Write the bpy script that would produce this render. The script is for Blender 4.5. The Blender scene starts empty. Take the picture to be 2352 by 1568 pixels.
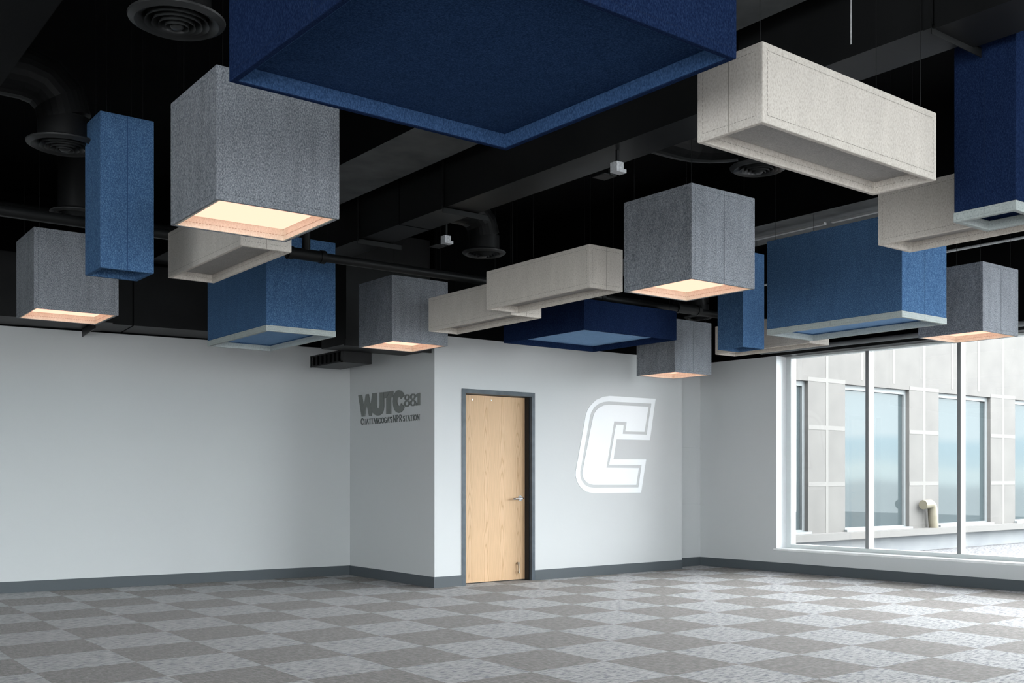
import bpy, bmesh, math, random
from mathutils import Vector, Matrix
random.seed(7)
C = bpy.context.scene.collection
PI = math.pi

# ------------------------------------------------------------------ materials
def mat(name, color, rough=0.7, metallic=0.0, spec=0.3, sheen=0.0):
    m = bpy.data.materials.new(name); m.use_nodes = True
    b = m.node_tree.nodes['Principled BSDF']
    b.inputs['Base Color'].default_value = (*color, 1)
    b.inputs['Roughness'].default_value = rough
    b.inputs['Metallic'].default_value = metallic
    b.inputs['Specular IOR Level'].default_value = spec
    if sheen:
        b.inputs['Sheen Weight'].default_value = sheen
        b.inputs['Sheen Roughness'].default_value = 0.6
    return m

def ramp_node(nt, stops):
    r = nt.nodes.new('ShaderNodeValToRGB')
    e = r.color_ramp.elements
    while len(e) < len(stops): e.new(0.5)
    for k, (p, c) in enumerate(stops):
        e[k].position = p; e[k].color = (*c, 1)
    return r

def felt(name, dark, mid, light, scale=170, bump=0.25, blotch=0.12, spec=0.06):
    """heathered pressed felt: fine flecks plus faint vertical streaks"""
    m = mat(name, mid, 1.0, spec=spec)
    nt = m.node_tree; b = nt.nodes['Principled BSDF']; L = nt.links
    tc = nt.nodes.new('ShaderNodeTexCoord')
    mp = nt.nodes.new('ShaderNodeMapping'); mp.inputs['Scale'].default_value = (1, 1, 0.6)
    L.new(tc.outputs['Object'], mp.inputs['Vector'])
    n1 = nt.nodes.new('ShaderNodeTexNoise'); n1.inputs['Scale'].default_value = scale
    n1.inputs['Detail'].default_value = 3; n1.inputs['Roughness'].default_value = 0.65
    L.new(mp.outputs['Vector'], n1.inputs['Vector'])
    r = ramp_node(nt, [(0.32, dark), (0.5, mid), (0.68, light)])
    L.new(n1.outputs['Fac'], r.inputs['Fac'])
    n2 = nt.nodes.new('ShaderNodeTexNoise'); n2.inputs['Scale'].default_value = 14
    n2.inputs['Detail'].default_value = 4
    mp2 = nt.nodes.new('ShaderNodeMapping'); mp2.inputs['Scale'].default_value = (1, 1, 0.25)
    L.new(tc.outputs['Object'], mp2.inputs['Vector']); L.new(mp2.outputs['Vector'], n2.inputs['Vector'])
    mr = nt.nodes.new('ShaderNodeMapRange')
    mr.inputs['From Min'].default_value = 0.3; mr.inputs['From Max'].default_value = 0.7
    mr.inputs['To Min'].default_value = 1 - blotch; mr.inputs['To Max'].default_value = 1 + blotch
    L.new(n2.outputs['Fac'], mr.inputs['Value'])
    mx = nt.nodes.new('ShaderNodeVectorMath'); mx.operation = 'SCALE'
    L.new(r.outputs['Color'], mx.inputs[0]); L.new(mr.outputs['Result'], mx.inputs['Scale'])
    L.new(mx.outputs['Vector'], b.inputs['Base Color'])
    bp = nt.nodes.new('ShaderNodeBump'); bp.inputs['Strength'].default_value = bump
    bp.inputs['Distance'].default_value = 0.003
    L.new(n1.outputs['Fac'], bp.inputs['Height']); L.new(bp.outputs['Normal'], b.inputs['Normal'])
    return m

def mottled(name, c1, c2, scale=3.0, rough=0.7, spec=0.3, lo=0.35, hi=0.65, bump=0.0):
    m = mat(name, c1, rough, spec=spec)
    nt = m.node_tree; b = nt.nodes['Principled BSDF']; L = nt.links
    tc = nt.nodes.new('ShaderNodeTexCoord')
    n = nt.nodes.new('ShaderNodeTexNoise'); n.inputs['Scale'].default_value = scale; n.inputs['Detail'].default_value = 6
    L.new(tc.outputs['Object'], n.inputs['Vector'])
    r = ramp_node(nt, [(lo, c1), (hi, c2)])
    L.new(n.outputs['Fac'], r.inputs['Fac']); L.new(r.outputs['Color'], b.inputs['Base Color'])
    if bump:
        bp = nt.nodes.new('ShaderNodeBump'); bp.inputs['Strength'].default_value = bump; bp.inputs['Distance'].default_value = 0.01
        L.new(n.outputs['Fac'], bp.inputs['Height']); L.new(bp.outputs['Normal'], b.inputs['Normal'])
    return m

TX0, TY0, TS = 2.160, 8.060, 0.6096
def carpet_mat():
    m = mat('carpet_tiles', (0.3, 0.3, 0.3), 0.9, spec=0.25, sheen=0.18)
    nt = m.node_tree; b = nt.nodes['Principled BSDF']; L = nt.links
    g = nt.nodes.new('ShaderNodeTexCoord')
    def math_(op, a, bb=None):
        n = nt.nodes.new('ShaderNodeMath'); n.operation = op
        for k, v in enumerate((a, bb)):
            if v is None: continue
            if isinstance(v, (int, float)): n.inputs[k].default_value = v
            else: L.new(v, n.inputs[k])
        return n.outputs[0]
    sp = nt.nodes.new('ShaderNodeSeparateXYZ'); L.new(g.outputs['Object'], sp.inputs[0])
    fx = math_('FLOOR', math_('DIVIDE', math_('SUBTRACT', sp.outputs['X'], TX0), TS))
    fy = math_('FLOOR', math_('DIVIDE', math_('SUBTRACT', sp.outputs['Y'], TY0), TS))
    par = math_('FLOORED_MODULO', math_('ADD', fx, fy), 2.0)     # 0 -> dark, 1 -> light
    def fibre(sx, sy):
        mp = nt.nodes.new('ShaderNodeMapping'); mp.inputs['Scale'].default_value = (sx, sy, 1)
        L.new(g.outputs['Object'], mp.inputs['Vector'])
        n = nt.nodes.new('ShaderNodeTexNoise'); n.inputs['Scale'].default_value = 1.0
        n.inputs['Detail'].default_value = 4; n.inputs['Roughness'].default_value = 0.7
        L.new(mp.outputs['Vector'], n.inputs['Vector'])
        return n.outputs['Fac']
    fl = fibre(14, 46); fd = fibre(48, 15)
    rl = ramp_node(nt, [(0.38, (0.08, 0.09, 0.12)), (0.465, (0.29, 0.292, 0.30)), (0.57, (0.475, 0.475, 0.48))])
    rd = ramp_node(nt, [(0.38, (0.038, 0.033, 0.030)), (0.49, (0.130, 0.112, 0.099)), (0.60, (0.26, 0.232, 0.21))])
    fl2 = fibre(90, 40)
    mixd = nt.nodes.new('ShaderNodeMix'); mixd.data_type = 'FLOAT'; mixd.inputs[0].default_value = 0.45
    L.new(fd, mixd.inputs[2]); L.new(fl, mixd.inputs[3])
    L.new(fl, rl.inputs['Fac']); L.new(mixd.outputs[0], rd.inputs['Fac'])
    mx = nt.nodes.new('ShaderNodeMix'); mx.data_type = 'RGBA'
    L.new(par, mx.inputs['Factor']); L.new(rd.outputs['Color'], mx.inputs['A']); L.new(rl.outputs['Color'], mx.inputs['B'])
    L.new(mx.outputs['Result'], b.inputs['Base Color'])
    bp = nt.nodes.new('ShaderNodeBump'); bp.inputs['Strength'].default_value = 0.35; bp.inputs['Distance'].default_value = 0.004
    L.new(fl2, bp.inputs['Height']); L.new(bp.outputs['Normal'], b.inputs['Normal'])
    return m

def wood_mat():
    m = mat('oak_veneer', (0.5, 0.35, 0.2), 0.45, spec=0.35)
    nt = m.node_tree; b = nt.nodes['Principled BSDF']; L = nt.links
    tc = nt.nodes.new('ShaderNodeTexCoord')
    sp = nt.nodes.new('ShaderNodeSeparateXYZ'); L.new(tc.outputs['Object'], sp.inputs[0])
    def M(op, a, bb=None):
        n = nt.nodes.new('ShaderNodeMath'); n.operation = op
        for k, v in enumerate((a, bb)):
            if v is None: continue
            if isinstance(v, (int, float)): n.inputs[k].default_value = v
            else: L.new(v, n.inputs[k])
        return n.outputs[0]
    # cathedral grain: parabolic arches repeated over four veneer leaves
    leaf = M('SUBTRACT', M('FRACT', M('DIVIDE', M('ADD', sp.outputs['X'], 5.0), 0.232)), 0.5)
    par = M('MULTIPLY', M('MULTIPLY', leaf, leaf), 7.0)
    mp = nt.nodes.new('ShaderNodeMapping'); mp.inputs['Scale'].default_value = (5, 5, 0.9)
    L.new(tc.outputs['Object'], mp.inputs['Vector'])
    wob = nt.nodes.new('ShaderNodeTexNoise'); wob.inputs['Scale'].default_value = 1.3; wob.inputs['Detail'].default_value = 3
    L.new(mp.outputs['Vector'], wob.inputs['Vector'])
    v = M('ADD', M('ADD', M('MULTIPLY', sp.outputs['Z'], 0.55), par), M('MULTIPLY', wob.outputs['Fac'], 1.1))
    s = M('FRACT', M('MULTIPLY', v, 5.5))
    r = ramp_node(nt, [(0.0, (0.52, 0.31, 0.155)), (0.16, (0.655, 0.425, 0.245)), (0.75, (0.70, 0.465, 0.275)), (1.0, (0.59, 0.37, 0.20))])
    L.new(s, r.inputs['Fac'])
    mp3 = nt.nodes.new('ShaderNodeMapping'); mp3.inputs['Scale'].default_value = (120, 120, 5)
    L.new(tc.outputs['Object'], mp3.inputs['Vector'])
    n3 = nt.nodes.new('ShaderNodeTexNoise'); n3.inputs['Scale'].default_value = 1; n3.inputs['Detail'].default_value = 3
    L.new(mp3.outputs['Vector'], n3.inputs['Vector'])
    mr = nt.nodes.new('ShaderNodeMapRange'); mr.inputs['To Min'].default_value = 0.86; mr.inputs['To Max'].default_value = 1.12
    L.new(n3.outputs['Fac'], mr.inputs['Value'])
    sc = nt.nodes.new('ShaderNodeVectorMath'); sc.operation = 'SCALE'
    L.new(r.outputs['Color'], sc.inputs[0]); L.new(mr.outputs['Result'], sc.inputs['Scale'])
    L.new(sc.outputs['Vector'], b.inputs['Base Color'])
    return m

def emit(name, color):
    m = bpy.data.materials.new(name); m.use_nodes = True
    nt = m.node_tree; nt.nodes.clear()
    o = nt.nodes.new('ShaderNodeOutputMaterial'); e = nt.nodes.new('ShaderNodeEmission')
    e.inputs['Color'].default_value = (*color, 1); e.inputs['Strength'].default_value = 1
    nt.links.new(e.outputs[0], o.inputs[0]); return m

def glass_mat():
    """clear architectural pane: transparent with a weak mirror"""
    m = bpy.data.materials.new('window_glass'); m.use_nodes = True
    nt = m.node_tree; nt.nodes.clear(); L = nt.links
    o = nt.nodes.new('ShaderNodeOutputMaterial')
    t = nt.nodes.new('ShaderNodeBsdfTransparent'); t.inputs[0].default_value = (0.965, 0.97, 0.965, 1)
    g = nt.nodes.new('ShaderNodeBsdfGlossy'); g.inputs['Roughness'].default_value = 0.0
    f = nt.nodes.new('ShaderNodeFresnel'); f.inputs['IOR'].default_value = 1.3
    mx = nt.nodes.new('ShaderNodeMixShader')
    L.new(f.outputs[0], mx.inputs[0]); L.new(t.outputs[0], mx.inputs[1]); L.new(g.outputs[0], mx.inputs[2]); L.new(mx.outputs[0], o.inputs[0])
    return m

M = dict(
    grey=felt('grey_felt', (0.10, 0.11, 0.13), (0.215, 0.23, 0.255), (0.36, 0.375, 0.40), 190, 0.3),
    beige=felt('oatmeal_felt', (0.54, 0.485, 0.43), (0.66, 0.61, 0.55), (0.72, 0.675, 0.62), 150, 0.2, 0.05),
    beige_panel=felt('shaded_oatmeal_felt', (0.36, 0.345, 0.325), (0.43, 0.415, 0.395), (0.49, 0.475, 0.455), 150, 0.2, 0.04),  # greyer than the sides, and darkened for the shade in the recess
    navy_lip_lit=felt('lit_navy_felt', (0.022, 0.05, 0.115), (0.036, 0.078, 0.17), (0.06, 0.12, 0.235), 190, 0.2, 0.05, 0.0),  # lighter navy stands for the light falling on the tray lip
    liner=felt('sand_felt', (0.62, 0.60, 0.50), (0.70, 0.70, 0.60), (0.76, 0.76, 0.67), 150, 0.2, 0.05),
    blue=felt('blue_felt', (0.032, 0.074, 0.155), (0.056, 0.122, 0.24), (0.125, 0.22, 0.36), 190, 0.25, 0.06, 0.0),
    navy=felt('navy_felt', (0.007, 0.013, 0.040), (0.0105, 0.021, 0.06), (0.020, 0.037, 0.09), 190, 0.25, 0.06, 0.0),
    navy_mid=felt('mid_navy_felt', (0.012, 0.026, 0.066), (0.020, 0.045, 0.11), (0.036, 0.07, 0.155), 190, 0.25, 0.06, 0.0),
    sky=felt('light_blue_felt', (0.16, 0.30, 0.52), (0.21, 0.375, 0.62), (0.28, 0.46, 0.70), 190, 0.2, 0.04),
    rim=felt('pale_grey_felt', (0.36, 0.395, 0.385), (0.42, 0.46, 0.45), (0.48, 0.52, 0.51), 160, 0.15, 0.04),
    grey_seam=mat('grey_seam', (0.10, 0.11, 0.125), 0.95, spec=0.05),
    beige_seam=mat('oatmeal_seam', (0.36, 0.33, 0.29), 0.95, spec=0.05),
    blue_seam=mat('blue_seam', (0.03, 0.07, 0.16), 0.95, spec=0.05),
    navy_seam=mat('navy_seam', (0.012, 0.022, 0.055), 0.95, spec=0.05),
    liner_seam=mat('sand_seam', (0.40, 0.32, 0.23), 0.95, spec=0.05),
    rim_seam=mat('pale_seam', (0.25, 0.28, 0.28), 0.95, spec=0.05),
    glow=emit('lamp_diffuser_glow', (1.9, 0.93, 0.67)),
    wall=mottled('painted_wall', (0.595, 0.606, 0.610), (0.61, 0.621, 0.625), 0.8, 0.55, 0.25),
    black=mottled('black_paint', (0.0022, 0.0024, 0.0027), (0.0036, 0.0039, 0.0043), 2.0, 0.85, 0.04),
    duct=mottled('black_duct_metal', (0.0065, 0.007, 0.0073), (0.0125, 0.013, 0.0134), 1.5, 0.45, 0.18),
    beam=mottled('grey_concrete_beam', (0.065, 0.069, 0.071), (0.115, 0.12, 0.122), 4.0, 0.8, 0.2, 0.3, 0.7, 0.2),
    strip=mat('pale_strip', (0.30, 0.30, 0.30), 0.6),
    base=mat('vinyl_base', (0.085, 0.098, 0.108), 0.5, spec=0.3),
    carpet=carpet_mat(), oak=wood_mat(),
    frame=mottled('door_frame_paint', (0.045, 0.06, 0.075), (0.075, 0.095, 0.115), 9, 0.4, 0.4),
    darkgap=mat('door_stop_black', (0.012, 0.012, 0.013), 0.5),
    steel=mat('brushed_steel', (0.75, 0.75, 0.76), 0.22, 1.0),
    bronze=mat('aged_bronze', (0.30, 0.25, 0.20), 0.35, 1.0),
    white=mat('white_vinyl', (0.90, 0.92, 0.94), 0.35, spec=0.4),
    sign=mat('grey_letters', (0.205, 0.215, 0.205), 0.5),
    sign2=mat('dark_letters', (0.13, 0.14, 0.135), 0.5),
    alu=mat('white_aluminium', (0.72, 0.76, 0.76), 0.4, spec=0.4),
    backlit=mat('backlit_frame_grey', (0.24, 0.25, 0.255), 0.45),
    diffuser=mottled('dark_grey_diffuser', (0.018, 0.019, 0.0195), (0.026, 0.027, 0.0275), 3, 0.4, 0.3),
    duct_dark=mottled('matt_black_duct', (0.0035, 0.0038, 0.004), (0.006, 0.0063, 0.0066), 1.5, 0.7, 0.08),
    sill=mottled('marble_sill', (0.82, 0.83, 0.82), (0.92, 0.93, 0.93), 12, 0.35),
    blind=mat('blind_cassette', (0.20, 0.21, 0.22), 0.4),
    glass=glass_mat(),
    galv=mottled('galvanised', (0.42, 0.43, 0.44), (0.62, 0.63, 0.65), 60, 0.35, 0.5),
    concrete=mottled('precast_concrete', (0.102, 0.0985, 0.095), (0.118, 0.114, 0.109), 2.2, 0.85, 0.15, 0.3, 0.7),
    joint=mat('pale_joint', (0.130, 0.126, 0.120), 0.8),
    ledge=mat('pale_ledge', (0.1154, 0.1120, 0.1077), 0.8),
    upstand=mottled('white_upstand', (0.130, 0.138, 0.148), (0.165, 0.172, 0.178), 1.2, 0.7),
    gravel=mottled('gravel', (0.065, 0.067, 0.071), (0.18, 0.18, 0.185), 22, 0.95, 0.1, 0.42, 0.6, 0.5),
    extframe=mat('pale_window_frame', (0.1624, 0.1752, 0.1795), 0.5),
    cream=mottled('cream_pvc', (0.1368, 0.1239, 0.0897), (0.1624, 0.1470, 0.1111), 6, 0.45),
)
# coated panes of the wing across the roof: a dim mirror plus a flat teal tone lightening its dark reflections
mg = bpy.data.materials.new('reflective_pane'); mg.use_nodes = True
_nt = mg.node_tree; _nt.nodes.clear()
_o = _nt.nodes.new('ShaderNodeOutputMaterial'); _a = _nt.nodes.new('ShaderNodeAddShader')
_g = _nt.nodes.new('ShaderNodeBsdfGlossy'); _g.inputs['Roughness'].default_value = 0.01; _g.inputs['Color'].default_value = (0.041, 0.043, 0.044, 1)
_d = _nt.nodes.new('ShaderNodeBsdfDiffuse'); _d.inputs['Color'].default_value = (0.037, 0.047, 0.050, 1)
_nt.links.new(_g.outputs[0], _a.inputs[0]); _nt.links.new(_d.outputs[0], _a.inputs[1]); _nt.links.new(_a.outputs[0], _o.inputs[0])
M['pane'] = mg

# ------------------------------------------------------------------ mesh helpers
def box(bm, x0, x1, y0, y1, z0, z1):
    v = [bm.verts.new(p) for p in ((x0,y0,z0),(x1,y0,z0),(x1,y1,z0),(x0,y1,z0),(x0,y0,z1),(x1,y0,z1),(x1,y1,z1),(x0,y1,z1))]
    for f in ((3,2,1,0),(4,5,6,7),(0,1,5,4),(1,2,6,5),(2,3,7,6),(3,0,4,7)):
        bm.faces.new([v[i] for i in f])
    return bm

def hexa(bm, bottom, top):
    """prism between two 4-point loops"""
    a = [bm.verts.new(p) for p in bottom]; b = [bm.verts.new(p) for p in top]
    n = len(a)
    bm.faces.new(a[::-1]); bm.faces.new(b)
    for i in range(n): bm.faces.new((a[i], a[(i+1) % n], b[(i+1) % n], b[i]))

def tube(bm, pts, r, seg=20, caps=True):
    pts = [Vector(p) for p in pts]
    rings = []; up = None
    for i, p in enumerate(pts):
        if i == 0: d = pts[1]-p
        elif i == len(pts)-1: d = p-pts[i-1]
        else:
            d = (pts[i+1]-p).normalized()+(p-pts[i-1]).normalized()
        d.normalize()
        if up is None:
            up = Vector((0,0,1)) if abs(d.z) < 0.9 else Vector((1,0,0))
        s = d.cross(up).normalized(); up = s.cross(d).normalized()
        k = 1.0
        if 0 < i < len(pts)-1:
            c = max(0.3, d.dot((p-pts[i-1]).normalized())); k = 1.0
        rings.append([bm.verts.new(p + (s*math.cos(2*PI*j/seg)+up*math.sin(2*PI*j/seg))*(r if not callable(r) else r(i))*k) for j in range(seg)])
    for a, b in zip(rings, rings[1:]):
        for j in range(seg): bm.faces.new((a[j], a[(j+1) % seg], b[(j+1) % seg], b[j]))
    if caps:
        bm.faces.new(rings[0][::-1]); bm.faces.new(rings[-1])
    return bm

def lathe(bm, prof, cx=0, cy=0, seg=48, close=False):
    rings = [[bm.verts.new((cx+r*math.cos(2*PI*j/seg), cy+r*math.sin(2*PI*j/seg), z)) for j in range(seg)] for r, z in prof]
    pairs = list(zip(rings, rings[1:]))
    if close: pairs.append((rings[-1], rings[0]))
    for a, b in pairs:
        for j in range(seg): bm.faces.new((a[j], a[(j+1) % seg], b[(j+1) % seg], b[j]))
    return bm

def obj(name, bm, material, parent=None, loc=None, smooth=False, bevel=0.0, second=None):
    bmesh.ops.recalc_face_normals(bm, faces=bm.faces)
    me = bpy.data.meshes.new(name); bm.to_mesh(me); bm.free()
    if smooth:
        for p in me.polygons: p.use_smooth = True
        me.set_sharp_from_angle(angle=math.radians(40))
    o = bpy.data.objects.new(name, me); C.objects.link(o)
    me.materials.append(material)
    if second: me.materials.append(second)
    if parent: o.parent = parent
    if loc: o.location = loc
    if bevel:
        md = o.modifiers.new('Bevel', 'BEVEL'); md.width = bevel; md.segments = 2; md.limit_method = 'ANGLE'
    return o

def B(*boxes):
    bm = bmesh.new()
    for b in boxes: box(bm, *b)
    return bm

def thing(name, label, cat, loc=(0,0,0), rotz=0, group=None):
    o = bpy.data.objects.new(name, None); C.objects.link(o); o.empty_display_size = 0.1
    o.location = loc; o.rotation_euler = (0,0,rotz); o['label'] = label; o['category'] = cat
    if group: o['group'] = group
    return o
def tag(o, label, cat, group=None):
    o['label'] = label; o['category'] = cat
    if group: o['group'] = group
    return o
def struct(name, bm, m, **k):
    o = obj(name, bm, m, **k); o['kind'] = 'structure'; return o
def copy_tree(o, parent=None):
    c = o.copy(); C.objects.link(c); c.parent = parent
    for ch in [x for x in list(C.objects) if x.parent == o]: copy_tree(ch, c)
    return c

# ------------------------------------------------------------------ room shell
ZT = 2.745           # top of the painted walls
ZC = 4.15            # deck above
YB = -9.0            # where the modelled room stops behind the viewer
XL = -6.5
def wall_pts(p, q, z0, z1, t, side):
    """upright slab from p to q, thickness t to the given side (left of p->q = +1)"""
    bm = bmesh.new()
    d = Vector((q[0]-p[0], q[1]-p[1])).normalized(); n = Vector((-d.y, d.x))*t*side
    a = [(p[0],p[1]),(q[0],q[1]),(q[0]+n.x,q[1]+n.y),(p[0]+n.x,p[1]+n.y)]
    if side < 0: a = a[::-1]
    hexa(bm, [(x,y,z0) for x,y in a], [(x,y,z1) for x,y in a])
    return bm

struct('floor', B((XL, 11.4, YB, 12.9, -0.2, 0.0)), M['carpet'])
# unglazed openings added behind and left of the viewer to let daylight in
OLY, OBX = 2.0, 1.5
struct('wall_far_left', B((XL-.2, XL, OLY, 12.9, 0, ZC), (XL-.2, XL, YB, OLY, 0, .05), (XL-.2, XL, YB, OLY, 2.75, ZC)), M['wall'])
struct('wall_back', B((OBX, 11.4, YB-.2, YB, 0, ZC), (XL, OBX, YB-.2, YB, 0, .05), (XL, OBX, YB-.2, YB, 2.75, ZC)), M['wall'])
struct('ceiling', B((XL, 11.4, YB, 12.9, ZC, ZC+0.15)), M['black'])
# left wall (slightly skewed), alcove wall with the sign, wall with the door, column recess, window wall
LW0 = (XL, 11.72+(2.323-XL)*0.0959); LW1 = (6.19, 11.349)
struct('wall_left', wall_pts(LW0, LW1, 0, ZT+0.02, 0.2, 1), M['wall'])
struct('wall_left_upper', wall_pts(LW0, LW1, ZT+0.02, ZC, 0.2, 1), M['black'])
DY = 9.455
DX0, DX1, DZ = 6.538, 7.570, 2.182
bmw = B((6.18, 6.30, DY+.25, 11.5, 0, ZT))
struct('wall_alcove', bmw, M['wall'])
struct('wall_alcove_upper', B((6.18, 6.30, DY+.25, 11.5, ZT, ZC)), M['black'])
bmw = B((6.18, DX0+.03, DY, DY+.25, 0, ZT), (DX1-.03, 10.045, DY, DY+.25, 0, ZT), (DX0+.03, DX1-.03, DY, DY+.25, DZ-.03, ZT))
struct('wall_door', bmw, M['wall'])
struct('wall_door_upper', B((6.18, 10.045, DY, DY+.25, ZT, ZC)), M['black'])
bmw = B((10.046, 10.80, 9.675, 9.95, 0, 0.838), (10.046, 10.80, 9.675, 9.95, 0.843, 1.596), (10.046, 10.80, 9.675, 9.95, 1.601, ZT), (10.046, 10.80, 9.69, 9.95, 0, ZT))
struct('wall_recess', bmw, M['wall'])
struct('wall_recess_upper', B((10.046, 10.80, 9.675, 9.95, ZT, ZC)), M['black'])
struct('wall_behind_door', B((6.301, 7.9, DY+.30, DY+.36, 0, ZT)), M['darkgap'])

# the window wall: runs from (10.635, 9.68) towards the viewer, 3.3 degrees off square
WA = Vector((10.640, 9.690)); WB = Vector((10.883, 5.374))
wd = (WB-WA).normalized()                      # along the wall, towards the viewer
wn = Vector((-wd.y, wd.x))                     # outward (+x)
if wn.x < 0: wn = -wn
def wp(s, t): 
    p = WA+wd*s+wn*t; return (p.x, p.y)
def wbox(bm, s0, s1, t0, t1, z0, z1):
    a = [wp(s0,t0), wp(s1,t0), wp(s1,t1), wp(s0,t1)]
    hexa(bm, [(x,y,z0) for x,y in a], [(x,y,z1) for x,y in a])
def WBX(*bs):
    bm = bmesh.new()
    for b in bs: wbox(bm, *b)
    return bm
S0 = 1.247                # window opening starts here along the wall
SE = 6.94                 # and runs on past the frame towards the viewer
ZS, ZH = 0.270, 2.748
struct('wall_window', WBX((0, S0, 0, .30, 0, ZT), (S0, SE, 0, .30, 0, ZS)), M['wall'])  # nothing built past its end: an unseen opening for extra daylight
struct('wall_window_exterior', WBX((.3, SE, .305, .34, ZH+.01, 4.4), (S0, SE, .315, .34, -.05, ZS-.01), (.3, S0-.01, .305, .34, -.05, ZH+.01)), M['concrete'])
struct('wall_window_upper', WBX((0, SE, .02, .30, ZH, ZC)), M['black'])

# baseboards
HB = 0.117
def wall_base(p, q, side):
    return wall_pts(p, q, 0, HB, 0.012, side)
struct('baseboard_left', wall_base(LW0, (6.17, 11.351), -1), M['base'])
struct('baseboard_alcove', B((6.168, 6.18, DY-.012, 11.35, 0, HB)), M['base'])
struct('baseboard_door', B((6.18, DX0, DY-.012, DY, 0, HB), (DX1, 10.045, DY-.012, DY, 0, HB)), M['base'])
struct('baseboard_recess', B((10.046, 10.64, 9.663, 9.675, 0, HB)), M['base'])
struct('baseboard_window', WBX((0, SE, -.012, 0, 0, HB)), M['base'])

# ------------------------------------------------------------------ window
win = thing('window_1', 'white framed ribbon window in the right-hand wall', 'window'); win['kind'] = 'structure'
SF = .045
T0, T1 = .20, .31         # frame depth range outward of the wall face
ZF0, ZF1 = .322, 2.728
bmf = WBX((S0, S0+.075, T0, T1, ZS+.02, ZH), (S0+.075, SE, T0, T1, ZS+.02, ZF0+.02), (S0+.075, SE, T0, T1, ZF1-.01, ZH))
obj('frame', bmf, M['alu'], win, bevel=.004)
ms = [S0+.075, 2.395, 3.525, 4.655, 5.785, 6.915]
for k, s in enumerate(ms[1:-1]):
    mu = obj('mullion', WBX((s-.02, s+.02, T0, T1, ZF0+.02, ZF1-.01)), M['alu'], win, bevel=.003)
    obj('mullion_shaded_front', WBX((s-.021, s+.021, T0-.006, T0-.0005, ZF0+.02, ZF1-.01)), M['backlit'], mu)  # thin dark strip added to carry the backlit shade of the mullion front
for s0, s1 in zip(ms, ms[1:]):
    obj('pane', WBX((s0+.02, s1-.02, T1-.035, T1-.029, ZF0+.02, ZF1-.01)), M['glass'], win)
obj('jamb', WBX((S0-.004, S0+.001, -.004, T0+.02, ZS+.025, ZH)), M['white'], win)
obj('sill', WBX((S0-.03, SE, -.03, T0, ZS, ZS+.027)), M['sill'], win, bevel=.004)
# dark header and roller-blind cassette over the window
struct('trim_1', WBX((S0, SE, -.02, .19, ZH-.004, ZH+.03)), M['duct'])
bm = bmesh.new(); tube(bm, [(*wp(S0-.2, -.05), 2.805), (*wp(SE, -.05), 2.805)], .03, 16)
tag(obj('roller_blind_cassette', bm, M['blind'], smooth=True), 'long grey rounded blind cassette above the window', 'blind')

# ------------------------------------------------------------------ door
door = thing('door_1', 'oak veneer door in a dark blue-grey steel frame', 'door'); door['kind'] = 'structure'
fw = .05
bmf = B((DX0, DX0+fw, DY-.012, DY+.17, 0, DZ), (DX1-fw, DX1, DY-.012, DY+.17, 0, DZ), (DX0+fw, DX1-fw, DY-.012, DY+.17, DZ-fw, DZ))
obj('door_frame', bmf, M['frame'], door, bevel=.003)
LY = DY+.105
obj('door_leaf', B((DX0+fw+.003, DX1-fw-.004, LY, LY+.044, .012, DZ-fw-.006)), M['oak'], door)
obj('door_gasket', B((DX1-fw-.012, DX1-fw, DY+.03, LY-.001, 0, DZ-fw)), M['darkgap'], door)
bm = bmesh.new()
hx, hz = 7.435, .955
tube(bm, [(hx, LY, hz), (hx, LY-.012, hz)], .032, 24)
tube(bm, [(hx, LY-.012, hz), (hx, LY-.055, hz), (hx-.01, LY-.062, hz), (hx-.03, LY-.064, hz), (hx-.10, LY-.062, hz-.004), (hx-.135, LY-.052, hz-.008)], .0105, 14)
obj('door_handle', bm, M['steel'], door, smooth=True)
bm = bmesh.new()
tube(bm, [(7.395, LY, .20), (7.395, LY-.03, .20)], .014, 14)
tube(bm, [(7.395, LY-.03, .21), (7.395, LY-.034, .155), (7.395, LY-.038, .10)], .008, 12)
tube(bm, [(7.395, LY-.038, .11), (7.395, LY-.039, .085)], .014, 14)
obj('kick_down_stop', bm, M['bronze'], door, smooth=True)
bm = bmesh.new(); tube(bm, [(6.755, LY+.001, 2.075), (6.755, LY-.006, 2.075)], .010, 12); tube(bm, [(7.02, LY+.001, 2.08), (7.02, LY-.004, 2.08)], .006, 12)
obj('door_coat_hook', bm, M['steel'], door, smooth=True)

# ------------------------------------------------------------------ wall emblem (white block letter C with an inline)
EM_OUT = [(8.76,2.205),(8.647,2.188),(8.534,2.146),(8.445,2.079),(8.39,2.015),(8.364,1.952),(8.205,1.283),(8.2,1.225),(8.222,1.151),(8.281,1.077),(8.369,1.027),(8.484,1.005),(9.299,1.006),(9.388,1.426),(8.822,1.425),(8.875,1.673),(8.875,1.673),(8.875,1.673),(9.456,1.675),(9.558,2.205)]
EM_MID = [(8.744,2.137),(8.658,2.126),(8.579,2.101),(8.505,2.057),(8.456,1.997),(8.434,1.946),(8.276,1.271),(8.276,1.217),(8.298,1.16),(8.347,1.11),(8.413,1.082),(8.497,1.071),(9.249,1.072),(9.306,1.356),(8.745,1.355),(8.863,1.852),(8.996,1.852),(8.979,1.741),(9.395,1.742),(9.48,2.142)]
EM_IN = [(8.753,2.097),(8.669,2.087),(8.595,2.06),(8.534,2.021),(8.496,1.973),(8.479,1.926),(8.309,1.267),(8.311,1.225),(8.333,1.179),(8.377,1.14),(8.435,1.116),(8.497,1.109),(9.215,1.106),(9.258,1.316),(8.704,1.318),(8.834,1.893),(9.045,1.891),(9.021,1.775),(9.359,1.777),(9.431,2.098)]
em = thing('wall_emblem', 'large white slanted block letter C on the grey wall right of the door', 'emblem', (8.85, DY, 1.0))
def loc_(p): return (p[0]-8.85, p[1]-1.0)
bm = bmesh.new()
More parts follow.
